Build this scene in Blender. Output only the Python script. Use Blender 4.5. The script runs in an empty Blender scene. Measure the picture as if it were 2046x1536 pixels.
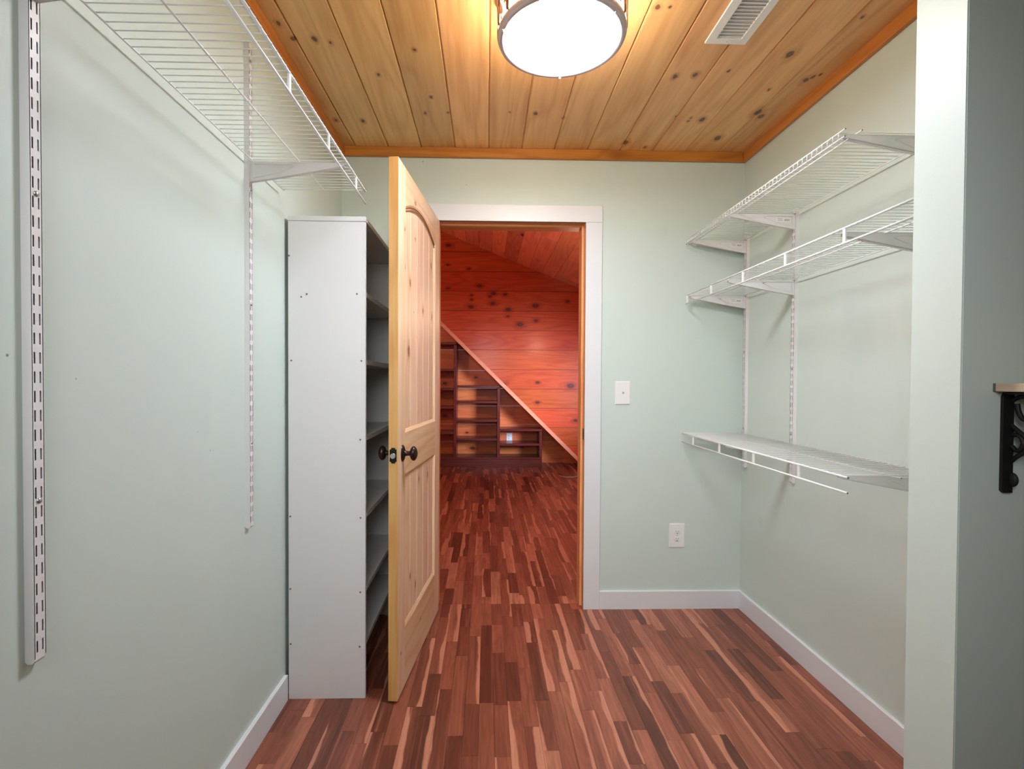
import bpy, bmesh, math, random
from mathutils import Vector, Matrix
random.seed(7)
SC = bpy.context.scene
COL = SC.collection

# ------------------------------------------------------------------ camera
F_PX, CX, CY = 1002.43, 997.95, 775.88
cam_d = bpy.data.cameras.new('camera')
cam_d.sensor_fit = 'HORIZONTAL'; cam_d.sensor_width = 36.0
cam_d.lens = F_PX * 36.0 / 2046.0
cam_d.shift_x = (1023 - CX) / 2046.0
cam_d.shift_y = -(768 - CY) / 2046.0
cam_d.clip_start = 0.02
cam = bpy.data.objects.new('camera', cam_d); COL.objects.link(cam)
R_ = Vector((0.99966, -0.02557, 0.00497)); U_ = Vector((-0.00456, 0.01613, 0.99986)); B_ = Vector((-0.02564, -0.99954, 0.01601))
cam.matrix_world = Matrix(((R_.x, U_.x, B_.x, 0), (R_.y, U_.y, B_.y, 0), (R_.z, U_.z, B_.z, 1.216), (0, 0, 0, 1)))
SC.camera = cam

# ------------------------------------------------------------------ world, lights, exposure
SC.view_settings.view_transform = 'Standard'
SC.view_settings.look = 'None'
SC.view_settings.gamma = 1.0
SC.view_settings.use_curve_mapping = False
SC.view_settings.exposure = 0.10
W = bpy.data.worlds.new('sky'); SC.world = W; W.use_nodes = True
wb = W.node_tree.nodes['Background']
wb.inputs['Color'].default_value = (0.62, 0.75, 1.0, 1); wb.inputs['Strength'].default_value = 1.0

def area(name, loc, target, size, power, color, size_y=None):
    l = bpy.data.lights.new(name, 'AREA'); l.energy = power; l.color = color; l.size = size
    if size_y: l.shape = 'RECTANGLE'; l.size_y = size_y
    o = bpy.data.objects.new(name, l); COL.objects.link(o)
    o.location = loc
    o.rotation_euler = (Vector(target) - Vector(loc)).to_track_quat('-Z', 'Y').to_euler()
    return o
LAMP = 70.0           # emission of the closet lamp's diffuser
bl = area('closet_fill_light', (-0.15, -0.35, 1.85), (0.30, 2.65, 0.75), 0.8, 7.0, (0.96, 0.98, 1.0))  # added fill behind the camera, aimed into the closet to brighten it
bl.data.spread = math.radians(85)
wl = area('attic_window_light', (2.86, 4.35, 1.25), (0.70, 7.0, 1.0), 0.9, 19.0, (0.66, 0.74, 1.0), 0.8)
wl.data.spread = math.radians(40)
for p_, e_ in (((-1.45, 4.7, 2.0), 35.0), ((0.9, 4.8, 1.85), 12.0)):      # two warm lamps in the attic room, out of view
    l_ = bpy.data.lights.new('attic_lamp_light', 'POINT'); l_.energy = e_; l_.color = (1.0, 0.62, 0.42); l_.shadow_soft_size = 0.12
    o_ = bpy.data.objects.new('attic_lamp_light', l_); COL.objects.link(o_); o_.location = p_

# ------------------------------------------------------------------ dimensions
XL, XR, D, H = -0.761, 1.368, 2.65, 2.425
SX, SY0, SY1 = 0.949, 0.98, 1.102          # end of the partition beside the closet
FD, FF = 7.41, 7.01                        # attic: alcove back, gable front
def attic_z(x): return 3.021 - 0.40 * x    # attic sloped ceiling
def diag_z(x): return 1.342 - 0.983 * x    # lower edge of gable cladding

# ------------------------------------------------------------------ node helpers
class NT:
    def __init__(s, name):
        s.m = bpy.data.materials.new(name); s.m.use_nodes = True
        s.t = s.m.node_tree; s.b = s.t.nodes['Principled BSDF']
    def n(s, typ, **k):
        nd = s.t.nodes.new(typ)
        for a, v in k.items(): setattr(nd, a, v)
        return nd
    def put(s, sock, v):
        if hasattr(v, 'is_output') or isinstance(v, bpy.types.NodeSocket): s.t.links.new(v, sock)
        else: sock.default_value = v
    def math(s, op, a, b=None, c=None, clamp=False):
        nd = s.n('ShaderNodeMath', operation=op, use_clamp=clamp)
        s.put(nd.inputs[0], a)
        if b is not None: s.put(nd.inputs[1], b)
        if c is not None: s.put(nd.inputs[2], c)
        return nd.outputs[0]
    def vec(s, op, a, b=None):
        nd = s.n('ShaderNodeVectorMath', operation=op)
        s.put(nd.inputs[0], a)
        if b is not None: s.put(nd.inputs[1], b)
        return nd.outputs['Value'] if op in ('LENGTH', 'DISTANCE', 'DOT_PRODUCT') else nd.outputs[0]
    def comb(s, x, y, z):
        nd = s.n('ShaderNodeCombineXYZ')
        for i, v in enumerate((x, y, z)): s.put(nd.inputs[i], v)
        return nd.outputs[0]
    def noise(s, v, scale=1.0, detail=3.0, rough=0.5, dist=0.0):
        nd = s.n('ShaderNodeTexNoise'); s.put(nd.inputs['Vector'], v)
        nd.inputs['Scale'].default_value = scale; nd.inputs['Detail'].default_value = detail
        nd.inputs['Roughness'].default_value = rough; nd.inputs['Distortion'].default_value = dist
        return nd.outputs['Fac']
    def smooth(s, v, a, b, o0=0.0, o1=1.0):
        nd = s.n('ShaderNodeMapRange', interpolation_type='SMOOTHSTEP')
        s.put(nd.inputs['Value'], v); nd.inputs['From Min'].default_value = a; nd.inputs['From Max'].default_value = b
        nd.inputs['To Min'].default_value = o0; nd.inputs['To Max'].default_value = o1
        return nd.outputs[0]
    def mix(s, f, a, b, mode='MIX'):
        nd = s.n('ShaderNodeMix', data_type='RGBA', blend_type=mode)
        s.put(nd.inputs[0], f); s.put(nd.inputs[6], a); s.put(nd.inputs[7], b)
        return nd.outputs[2]
    def bump(s, h, strength=0.1, dist=0.001):
        nd = s.n('ShaderNodeBump'); nd.inputs['Strength'].default_value = strength; nd.inputs['Distance'].default_value = dist
        s.put(nd.inputs['Height'], h); s.t.links.new(nd.outputs[0], s.b.inputs['Normal'])
    def fin(s, color, rough=0.5, **k):
        s.put(s.b.inputs['Base Color'], color); s.put(s.b.inputs['Roughness'], rough)
        for a, v in k.items(): s.put(s.b.inputs[a.replace('_', ' ')], v)
        return s.m
def c4(c): return (c[0], c[1], c[2], 1.0)
def srgb(r, g, b):
    f = lambda v: (v/255/12.92) if v/255 <= 0.04045 else ((v/255+0.055)/1.055)**2.4
    return (f(r), f(g), f(b), 1.0)

def plain(name, color, rough=0.5, metal=0.0, var=0.03, bumps=0.0, scale=60.0):
    t = NT(name)
    pos = t.n('ShaderNodeNewGeometry').outputs['Position']
    nz = t.noise(pos, scale, 3)
    c = t.mix(t.math('MULTIPLY', nz, var*2), c4(color), c4([v*0.8 for v in color[:3]]))
    if bumps: t.bump(nz, bumps, 0.001)
    return t.fin(c, rough, Metallic=metal)

def paint(name, color, marks=()):
    t = NT(name)
    pos = t.n('ShaderNodeNewGeometry').outputs['Position']
    orange = t.noise(pos, 170, 2)
    brush = t.noise(t.vec('MULTIPLY', pos, (14, 14, 3)), 2, 4)
    big = t.noise(pos, 1.7, 3)
    c = t.mix(t.smooth(big, 0.35, 0.7, 0, 0.10), c4(color), c4([v*0.9 for v in color[:3]]))
    for (p, r, k) in marks:
        d = t.vec('DISTANCE', pos, p)
        c = t.mix(t.smooth(d, r*0.4, r, k, 0.0), c, c4([v*0.25 for v in color[:3]]))
    t.bump(t.math('ADD', orange, t.math('MULTIPLY', brush, 1.5)), 0.12, 0.0009)
    return t.fin(c, t.smooth(big, 0.3, 0.7, 0.42, 0.52), Specular_IOR_Level=0.4)

def wood(name, light, dark, axis=1, knots=(), kplane=(0, 1), objco=False, rough=0.35, tone=0.22, vor=0.0, ring=0.30, kcol=(0.075, 0.030, 0.012), across=26.0, coat=0.0):
    """procedural softwood; axis = grain direction; knots = (a, b, radius) in the plane of two coordinates"""
    t = NT(name)
    if objco: pos = t.n('ShaderNodeTexCoord').outputs['Object']
    else: pos = t.n('ShaderNodeNewGeometry').outputs['Position']
    rnd = t.n('ShaderNodeObjectInfo').outputs['Random']
    wn = t.n('ShaderNodeTexWhiteNoise', noise_dimensions='1D'); t.put(wn.inputs['W'], t.math('MULTIPLY', rnd, 91.7))
    off = t.vec('MULTIPLY', wn.outputs['Color'], (31, 43, 57))
    p2 = t.vec('ADD', pos, off)
    sc = [across]*3; sc[axis] = 1.3
    # knots
    kmask = None; dmin = None
    if knots:
        sq = [1, 1, 1]; sq[axis] = 0.62
        third = ({0, 1, 2} - set(kplane)).pop(); sq[third] = 0
        wob = t.n('ShaderNodeTexNoise'); t.put(wob.inputs['Vector'], pos); wob.inputs['Scale'].default_value = 45
        pw = t.vec('ADD', pos, t.vec('MULTIPLY', t.vec('SUBTRACT', wob.outputs['Color'], (.5, .5, .5)), (0.012, 0.012, 0.012)))
        ps = t.vec('MULTIPLY', pw, tuple(sq))
        for (a, b, r) in knots:
            q = [0, 0, 0]; q[kplane[0]] = a; q[kplane[1]] = b
            q = tuple(q[i]*sq[i] for i in range(3))
            d = t.math('MULTIPLY', t.vec('DISTANCE', ps, q), 1.0/(r*0.78))
            dmin = d if dmin is None else t.math('MINIMUM', dmin, d)
    if vor:
        vs = [4.6]*3; vs[axis] = 2.1; vs[({0, 1, 2} - set(kplane)).pop()] = 0.0
        vn = t.n('ShaderNodeTexVoronoi'); t.put(vn.inputs['Vector'], t.vec('MULTIPLY', p2, tuple(vs))); vn.inputs['Scale'].default_value = 1.0
        vn.inputs['Randomness'].default_value = 1.0
        sv = t.n('ShaderNodeSeparateXYZ'); t.put(sv.inputs[0], vn.outputs['Color'])
        vd = t.math('DIVIDE', vn.outputs['Distance'], t.math('MULTIPLY_ADD', sv.outputs[0], vor, vor*0.15))
        dmin = vd if dmin is None else t.math('MINIMUM', dmin, vd)
    # grain bending round the knots
    lowsc = [5.0]*3; lowsc[axis] = 0.55
    low = t.noise(t.vec('MULTIPLY', p2, tuple(lowsc)), 1.0, 2, 0.4, 0.3)
    phase = t.math('MULTIPLY', low, 62.0)
    if dmin is not None:
        bend = t.smooth(dmin, 0.6, 3.2, 4.0, 0.0)
        phase = t.math('ADD', phase, bend)
    rings = t.math('MULTIPLY_ADD', t.math('SINE', phase), 0.5, 0.5)
    rings = t.math('POWER', rings, 2.0)
    fine = t.noise(t.vec('MULTIPLY', p2, tuple(sc)), 2.4, 5, 0.65)
    mid = t.noise(t.vec('MULTIPLY', p2, tuple(v*0.25 for v in sc)), 1.0, 3)
    f = t.math('ADD', t.math('MULTIPLY', rings, ring), t.math('MULTIPLY', t.smooth(fine, 0.3, 0.75), 0.34))
    f = t.math('ADD', f, t.math('MULTIPLY', t.smooth(mid, 0.35, 0.75), 0.34), clamp=True)
    col = t.mix(f, c4(light), c4(dark))
    val = t.math('MULTIPLY_ADD', wn.outputs['Value'], tone, 1.0 - tone*0.55)
    hs = t.n('ShaderNodeHueSaturation'); t.put(hs.inputs['Color'], col); t.put(hs.inputs['Value'], val)
    t.put(hs.inputs['Hue'], t.math('MULTIPLY_ADD', rnd, 0.010, 0.495))
    col = hs.outputs[0]
    if dmin is not None:
        col = t.mix(t.smooth(dmin, 0.9, 2.6, 0.55, 0.0), col, c4([v*0.7 for v in dark[:3]]))
        kc = t.mix(t.math('MULTIPLY_ADD', t.math('SINE', t.math('MULTIPLY', dmin, 11.0)), 0.5, 0.5), c4(kcol), c4([min(1, v*2.6) for v in kcol[:3]]))
        col = t.mix(t.smooth(dmin, 0.75, 1.05, 0.92, 0.0), col, kc)
    t.bump(f, 0.12, 0.0006)
    k = dict(Specular_IOR_Level=0.45)
    if coat: k['Coat_Weight'] = coat; k['Coat_Roughness'] = 0.18
    return t.fin(col, rough, **k)

def floor_mat(name):
    """strip floor: colour, figure and pale sapwood streaks per strip"""
    t = NT(name)
    pos = t.n('ShaderNodeNewGeometry').outputs['Position']
    sep = t.n('ShaderNodeSeparateXYZ'); t.put(sep.inputs[0], pos)
    at = t.n('ShaderNodeAttribute', attribute_name='rnd').outputs['Fac']
    rnd = t.math('FRACT', t.math('ADD', t.n('ShaderNodeObjectInfo').outputs['Random'], at))
    wn = t.n('ShaderNodeTexWhiteNoise', noise_dimensions='1D'); t.put(wn.inputs['W'], t.math('MULTIPLY', rnd, 517.3))
    sp = t.n('ShaderNodeSeparateXYZ'); t.put(sp.inputs[0], wn.outputs['Color'])
    r1, r2, r3 = sp.outputs
    p2 = t.vec('ADD', pos, t.vec('MULTIPLY', wn.outputs['Color'], (41, 53, 67)))
    fine = t.noise(t.vec('MULTIPLY', p2, (95, 5.0, 1)), 1.0, 5, 0.6)
    fig = t.noise(t.vec('MULTIPLY', p2, (16, 1.8, 1)), 1.0, 3, 0.55, 0.9)
    rings = t.math('MULTIPLY_ADD', t.math('SINE', t.math('MULTIPLY', fig, 38.0)), 0.5, 0.5)
    ramp = t.n('ShaderNodeValToRGB'); t.put(ramp.inputs[0], r1)
    e = ramp.color_ramp.elements
    e[0].position = 0.0; e[0].color = FL_DARK
    e[1].position = 1.0; e[1].color = FL_LIGHT
    m = ramp.color_ramp.elements.new(0.35); m.color = FL_MID
    m = ramp.color_ramp.elements.new(0.80); m.color = FL_MID2
    col = ramp.outputs[0]
    shade = t.math('ADD', t.math('MULTIPLY', rings, 0.30), t.math('MULTIPLY', t.smooth(fine, 0.3, 0.75), 0.42))
    shade = t.math('ADD', shade, t.math('MULTIPLY', t.smooth(fig, 0.35, 0.7), 0.22))
    col = t.mix(shade, col, t.mix(0.62, col, (0.03, 0.008, 0.005, 1)))
    streak = t.noise(t.vec('MULTIPLY', p2, (60, 0.9, 1)), 1.0, 3, 0.5, 0.2)
    col = t.mix(t.smooth(streak, 0.55, 0.78, 0, 0.55), col, FL_SAP2)
    col = t.mix(t.smooth(streak, 0.25, 0.42, 0.5, 0.0), col, (0.035, 0.012, 0.008, 1))
    # sapwood along one edge of some strips
    u = t.math('FRACT', t.math('DIVIDE', t.math('SUBTRACT', sep.outputs[0], FX0), FW))
    side = t.math('GREATER_THAN', r3, 0.5)
    u = t.math('ABSOLUTE', t.math('SUBTRACT', side, u))          # distance from the chosen edge 0..1
    wav = t.noise(t.vec('MULTIPLY', p2, (0.0, 2.6, 0)), 1.0, 3, 0.5)
    lim = t.math('MULTIPLY_ADD', wav, 1.3, t.math('MULTIPLY_ADD', r2, 1.15, -1.28))
    sap = t.smooth(t.math('SUBTRACT', lim, u), -0.03, 0.10)
    sapc = t.mix(t.smooth(fine, 0.3, 0.8), FL_SAP, FL_SAP2)
    col = t.mix(t.math('MULTIPLY', sap, 0.85), col, sapc)
    t.bump(fine, 0.05, 0.0004)
    return t.fin(col, t.smooth(fine, 0.2, 0.8, 0.27, 0.40), Specular_IOR_Level=0.5)

FX0, FW = -2.634, 0.0533
FL_DARK, FL_MID, FL_MID2, FL_LIGHT = srgb(104, 54, 40), srgb(142, 78, 58), srgb(168, 96, 72), srgb(200, 128, 98)
FL_SAP, FL_SAP2 = srgb(206, 140, 112), srgb(186, 116, 88)

CK = [(-0.713, 1.744, 0.0087), (-0.692, 1.82, 0.0109), (-0.617, 1.818, 0.012), (-0.567, 1.837, 0.0073), (-0.433, 2.022, 0.0081), (-0.27, 1.866, 0.0074), (-0.243, 2.171, 0.0087), (-0.708, 2.377, 0.0095), (-0.584, 2.382, 0.0123), (-0.283, 2.301, 0.0082), (-0.18, 2.293, 0.0069), (0.216, 2.287, 0.0127), (0.346, 2.322, 0.0073), (0.102, 2.279, 0.0058), (0.548, 1.629, 0.0098), (0.587, 1.626, 0.0065), (0.742, 1.992, 0.0119), (0.818, 1.98, 0.0119), (1.114, 1.845, 0.0184), (1.238, 1.65, 0.0066), (1.273, 1.998, 0.014), (1.288, 1.977, 0.0099), (1.308, 1.96, 0.0078), (1.164, 2.067, 0.0062), (1.213, 2.244, 0.0202), (1.245, 2.275, 0.0163), (1.142, 2.484, 0.0203), (0.99, 2.313, 0.0162), (0.932, 2.301, 0.0069), (0.931, 2.328, 0.007), (0.858, 2.291, 0.0069), (0.699, 2.548, 0.0178), (0.813, 2.593, 0.0104), (0.937, 1.95, 0.0078)]
DK = [(0.67, 1.8, 0.0079), (0.473, 1.817, 0.0065), (0.555, 1.615, 0.0146), (0.33, 1.531, 0.0139), (0.163, 1.774, 0.0124), (0.148, 1.527, 0.0125), (0.576, 1.334, 0.0208), (0.662, 1.657, 0.0079), (0.495, 1.502, 0.0043), (0.399, 0.776, 0.0112), (0.227, 0.764, 0.0145), (0.544, 0.398, 0.0105), (0.653, 0.364, 0.01), (0.458, 0.327, 0.0109), (0.402, 0.153, 0.0067), (0.716, 0.167, 0.0058), (0.508, 1.955, 0.0107)]
FK = [(-0.106, 2.53, 0.0349), (-0.216, 2.397, 0.021), (-0.216, 2.341, 0.021), (-0.223, 2.237, 0.0349), (0.09, 2.428, 0.0349), (0.041, 2.386, 0.0245), (0.084, 2.289, 0.0349), (0.25, 2.415, 0.0279), (0.298, 2.207, 0.0349), (0.678, 2.259, 0.0419), (1.127, 2.326, 0.0279), (0.462, 1.999, 0.0419), (0.686, 2.05, 0.0279), (0.294, 2.109, 0.021), (-0.544, 2.817, 0.021), (-0.543, 2.491, 0.021), (-0.253, 2.764, 0.021), (0.713, 1.19, 0.0279), (0.714, 0.909, 0.0279), (0.243, 1.166, 0.0279), (1.177, 1.143, 0.0489), (1.251, 0.658, 0.0279), (-0.538, 3.087, 0.0349)]
AK = [(-0.205, 0.214, 0.0349), (-0.287, 0.444, 0.021), (-0.614, 1.167, 0.0279), (-0.157, 1.258, 0.021), (0.529, 0.23, 0.0279), (-0.612, 0.694, 0.0279)]

PAINTC = (0.60, 0.685, 0.628)
M = {}
M['paint'] = paint('sage_wall_paint', PAINTC, [((-0.761, 0.817, 1.252), 0.0035, 0.9), ((-0.761, 1.341, 1.077), 0.003, 0.4), ((-0.761, 1.40, 1.019), 0.004, 0.4), ((-0.761, 0.95, 1.215), 0.003, 0.5),
                                         ((0.937, 2.65, 2.008), 0.035, 0.05), ((1.368, 2.454, 0.519), 0.035, 0.05), ((-0.338, 2.65, 2.357), 0.006, 0.5), ((-0.11, 2.65, 2.24), 0.004, 0.5), ((0.81, 2.638, 0.097), 0.004, 0.6)])
M['white_trim'] = plain('white_trim_paint', (0.73, 0.74, 0.75), 0.38, var=0.04)
M['wire'] = plain('white_wire_coating', (0.86, 0.86, 0.84), 0.30, var=0.02)
M['metal_white'] = plain('white_powder_coat', (0.80, 0.775, 0.765), 0.32, var=0.04)
M['cut'] = plain('cut_steel_and_slot_shade', (0.22, 0.22, 0.21), 0.4, 0.6)
M['screw'] = plain('steel_screw', (0.5, 0.5, 0.48), 0.3, 0.9)
M['melamine'] = plain('white_melamine', (0.735, 0.72, 0.705), 0.42, var=0.03)
M['dot'] = plain('grey_screw_head', (0.16, 0.15, 0.14), 0.5, 0.3)
M['ceil'] = wood('pine_ceiling_boards', srgb(240, 192, 128), srgb(204, 142, 78), 1, CK, (0, 1), tone=0.26, rough=0.33, coat=0.15)
M['mould'] = wood('orange_stained_pine', srgb(202, 130, 58), srgb(150, 82, 26), 0, (), (0, 2), tone=0.1, vor=0.10, rough=0.35)
M['mould_y'] = wood('orange_stained_pine_side', srgb(202, 130, 58), srgb(150, 82, 26), 1, (), (1, 2), tone=0.1, vor=0.10, rough=0.35)
M['door_v'] = wood('knotty_pine_upright', srgb(244, 208, 176), srgb(222, 170, 130), 2, DK, (0, 2), True, tone=0.10, rough=0.40, kcol=(0.16, 0.05, 0.02))
M['door_h'] = wood('knotty_pine_rail', srgb(236, 202, 164), srgb(208, 158, 112), 0, DK, (0, 2), True, tone=0.08, rough=0.40, kcol=(0.16, 0.05, 0.02), ring=0.42)
M['door_edge'] = wood('pine_door_edge', srgb(222, 176, 108), srgb(190, 130, 62), 2, [(-1.0, 1.327, 0.01)], (0, 2), True, tone=0.05, rough=0.45)
M['bead'] = plain('brown_moulding_groove', srgb(150, 92, 46), 0.5)
M['jamb'] = wood('pine_jamb', srgb(240, 178, 120), srgb(206, 128, 72), 2, (), (1, 2), tone=0.1, vor=0.05, rough=0.35)
M['jamb_h'] = wood('pine_jamb_head', srgb(226, 160, 104), srgb(184, 110, 62), 0, (), tone=0.1, vor=0.06, rough=0.35)
M['gable'] = wood('red_stained_gable_boards', srgb(206, 92, 46), srgb(160, 56, 24), 0, FK, (0, 2), tone=0.24, rough=0.30, kcol=(0.06, 0.012, 0.008), across=14, coat=0.3)
M['alcove'] = wood('red_stained_alcove_boards', srgb(236, 138, 80), srgb(196, 92, 44), 0, AK, (0, 2), tone=0.26, rough=0.34, kcol=(0.06, 0.012, 0.008), across=14)
M['attic_ceiling'] = wood('red_stained_ceiling_boards', srgb(246, 160, 128), srgb(208, 112, 84), 1, (), tone=0.42, vor=0.11, rough=0.30, kcol=(0.06, 0.012, 0.008))
M['attic_wall'] = wood('red_stained_wall', srgb(226, 122, 70), srgb(186, 80, 38), 1, (), tone=0.2, vor=0.08, rough=0.35)
M['trim_red'] = wood('pale_red_trim', srgb(240, 168, 130), srgb(222, 134, 96), 0, (), tone=0.1, rough=0.3)
M['dark_shelf'] = wood('dark_stained_shelf', srgb(104, 46, 38), srgb(62, 24, 22), 0, (), tone=0.15, rough=0.28, ring=0.2)
M['floor'] = floor_mat('strip_wood_floor')
M['sub'] = plain('dark_joint', (0.03, 0.010, 0.007), 0.7)
M['bronze'] = plain('oil_rubbed_bronze', (0.045, 0.026, 0.020), 0.28, 0.75, var=0.2, scale=30)
M['latch'] = plain('dark_latch_plate', (0.02, 0.018, 0.016), 0.4, 0.7)
M['bolt'] = plain('zinc_latch_bolt', (0.62, 0.60, 0.57), 0.35, 0.9)
M['iron'] = plain('black_iron', (0.004, 0.0035, 0.0035), 0.6, 0.0)
M['shelf_board'] = wood('pale_shelf_board', srgb(214, 190, 168), srgb(196, 168, 144), 1, (), tone=0.02, rough=0.45)
M['plastic'] = plain('white_plastic', (0.82, 0.81, 0.79), 0.32, var=0.01)
M['hole'] = plain('dark_slot', (0.03, 0.03, 0.03), 0.6)
M['label'] = plain('paper_label', (0.86, 0.85, 0.83), 0.6)
M['ink'] = plain('grey_print', (0.22, 0.22, 0.23), 0.7)
M['cord'] = plain('beige_cord', (0.62, 0.50, 0.34), 0.5)
M['drywall'] = plain('white_ceiling_paint', (0.78, 0.77, 0.74), 0.7)
M['lamp_metal'] = plain('antique_bronze_lamp', (0.26, 0.155, 0.115), 0.30, 0.85, var=0.25, scale=40)
M['rim'] = plain('brushed_nickel_rim', (0.66, 0.56, 0.55), 0.48, 0.45, var=0.05)
def emit(name, color, strength):
    t = NT(name)
    pos = t.n('ShaderNodeNewGeometry').outputs['Position']
    nz = t.noise(pos, 8, 2)
    t.put(t.b.inputs['Emission Color'], c4(color)); t.put(t.b.inputs['Emission Strength'], t.math('MULTIPLY', t.smooth(nz, 0.0, 1.0, 0.95, 1.05), strength))
    return t.fin((0.8, 0.8, 0.8, 1), 0.4)
M['diffuser'] = emit('lit_frosted_glass', (0.90, 0.975, 1.09), LAMP)
M['amber'] = emit('lit_amber_glass', (1.0, 0.82, 0.60), 66.0)
t_ = NT('window_glass'); t_.b.inputs['Transmission Weight'].default_value = 1.0
M['glass'] = t_.fin((0.95, 0.98, 1.0, 1), 0.02)

# ------------------------------------------------------------------ mesh helpers
def box(bm, x0, x1, y0, y1, z0, z1):
    v = [bm.verts.new((x, y, z)) for z in (z0, z1) for x, y in ((x0, y0), (x1, y0), (x1, y1), (x0, y1))]
    for f in ((3, 2, 1, 0), (4, 5, 6, 7), (0, 1, 5, 4), (1, 2, 6, 5), (2, 3, 7, 6), (3, 0, 4, 7)):
        bm.faces.new([v[i] for i in f])
    return v
def prism(bm, poly, axis, a, b):
    """extrude a 2D polygon (list of 2-tuples) along axis from a to b"""
    def P(p, t):
        q = list(p); q.insert(axis, t); return tuple(q)
    A = [bm.verts.new(P(p, a)) for p in poly]; Bv = [bm.verts.new(P(p, b)) for p in poly]
    n = len(poly)
    bm.faces.new(A); bm.faces.new(Bv[::-1])
    for i in range(n): bm.faces.new((A[i], Bv[i], Bv[(i+1) % n], A[(i+1) % n]))
def tube(bm, pts, r, n=8, cap=True):
    pts = [Vector(p) for p in pts]; rings = []
    prev = None
    for i, p in enumerate(pts):
        d = (pts[min(i+1, len(pts)-1)] - pts[max(i-1, 0)]).normalized()
        if prev is None:
            a = d.orthogonal().normalized()
        else:
            a = (prev - d*prev.dot(d)); a = a.normalized() if a.length > 1e-6 else d.orthogonal().normalized()
        prev = a; b = d.cross(a)
        rings.append([bm.verts.new(p + (a*math.cos(2*math.pi*k/n) + b*math.sin(2*math.pi*k/n))*r) for k in range(n)])
    for i in range(len(rings)-1):
        for k in range(n):
            f = bm.faces.new((rings[i][k], rings[i][(k+1) % n], rings[i+1][(k+1) % n], rings[i+1][k])); f.smooth = True
    if cap: bm.faces.new(rings[0][::-1]); bm.faces.new(rings[-1])
def lathe(bm, prof, n=48, mtx=None, smooth=True):
    """profile of (radius, height) about Z, optional matrix"""
    rings = []
    for r, z in prof:
        if r < 1e-6: rings.append([bm.verts.new((0, 0, z))])
        else: rings.append([bm.verts.new((r*math.cos(2*math.pi*k/n), r*math.sin(2*math.pi*k/n), z)) for k in range(n)])
    for i in range(len(rings)-1):
        a, b = rings[i], rings[i+1]
        for k in range(n):
            k2 = (k+1) % n
            if len(a) == 1 and len(b) == 1: continue
            if len(a) == 1: f = bm.faces.new((a[0], b[k2], b[k]))
            elif len(b) == 1: f = bm.faces.new((a[k], a[k2], b[0]))
            else: f = bm.faces.new((a[k], a[k2], b[k2], b[k]))
            f.smooth = smooth
    if mtx is not None:
        vs = [v for rg in rings for v in rg]
        bmesh.ops.transform(bm, matrix=mtx, verts=vs)
def bevel(bm, w, seg=1):
    bmesh.ops.bevel(bm, geom=list(bm.edges), offset=w, segments=seg, affect='EDGES', profile=0.7)
def mesh_of(bm, name, mat):
    bmesh.ops.recalc_face_normals(bm, faces=list(bm.faces))
    me = bpy.data.meshes.new(name); bm.to_mesh(me); bm.free()
    me.materials.append(mat); return me
ROOT = {}
def link(name, me, parent=None, world=False):
    o = bpy.data.objects.new(name, me); COL.objects.link(o)
    if parent is not None:
        o.parent = parent
        if world and parent.name in ROOT: o.matrix_parent_inverse = Matrix.Translation(-ROOT[parent.name])
    return o
def obj(name, bm, mat, parent=None, world=False):
    return link(name, mesh_of(bm, name, mat), parent, world)
def bxo(name, dims, mat, parent=None, world=False, bev=0.0):
    bm = bmesh.new(); box(bm, *dims)
    if bev: bevel(bm, bev)
    return obj(name, bm, mat, parent, world)
def tag(o, label=None, cat=None, group=None, kind=None):
    if label: o['label'] = label
    if cat: o['category'] = cat
    if group: o['group'] = group
    if kind: o['kind'] = kind
    return o
def thing(name, loc, label, cat, group=None, rz=0.0, kind=None):
    o = bpy.data.objects.new(name, None); COL.objects.link(o)
    o.empty_display_size = 0.05
    o.location = loc; o.rotation_euler = (0, 0, rz)
    ROOT[o.name] = Vector(loc)
    return tag(o, label, cat, group, kind)
def struct(o, label=None, cat=None): return tag(o, label, cat, None, 'structure')
def copy_tree(o, parent=None):
    c = o.copy(); COL.objects.link(c)
    if parent is not None: c.parent = parent
    for ch in list(o.children): copy_tree(ch, c)
    return c
def sub(bm_fn):
    bm = bmesh.new(); bm_fn(bm); return bm

# ------------------------------------------------------------------ walls
bm = bmesh.new(); box(bm, XL-0.12, XL, -1.72, D+0.12, 0, H+0.05)
struct(obj('wall_left', bm, M['paint']), 'pale sage green wall carrying the left wire shelf', 'wall')
JL, JR, JH = -0.266, 0.518, 2.048          # clear opening
bm = bmesh.new()
box(bm, XL, JL-0.014, D, D+0.12, 0, H+0.05); box(bm, JR+0.014, XR+0.1, D, D+0.12, 0, H+0.05)
box(bm, JL-0.014, JR+0.014, D, D+0.12, JH+0.014, H+0.05)
struct(obj('wall_back', bm, M['paint']), 'pale sage green wall with the doorway, light switch and outlet', 'wall')
bm = bmesh.new(); box(bm, XR, XR+0.1, SY1, D, 0, H+0.05)
struct(obj('wall_right', bm, M['paint']), 'pale sage green wall carrying the three right wire shelves', 'wall')
bm = bmesh.new(); box(bm, SX, 2.6, SY0, SY1, 0, H+0.05)
bmesh.ops.bevel(bm, geom=[e for e in bm.edges if abs(e.verts[0].co.x-SX) < 1e-5 and abs(e.verts[1].co.x-SX) < 1e-5 and abs(e.verts[0].co.z-e.verts[1].co.z) > 1], offset=0.002, segments=2, affect='EDGES')
struct(obj('wall_front', bm, M['paint']), 'partition end at the right edge, its front face in shade behind the small shelf', 'wall')
bm = bmesh.new(); box(bm, 2.6, 2.7, -1.72, SY1, 0, H+0.05); box(bm, XL, 2.6, -1.72, -1.6, 0, H+0.05)
struct(obj('wall_bathroom', bm, M['paint']), 'sage green walls behind the camera', 'wall')
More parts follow.
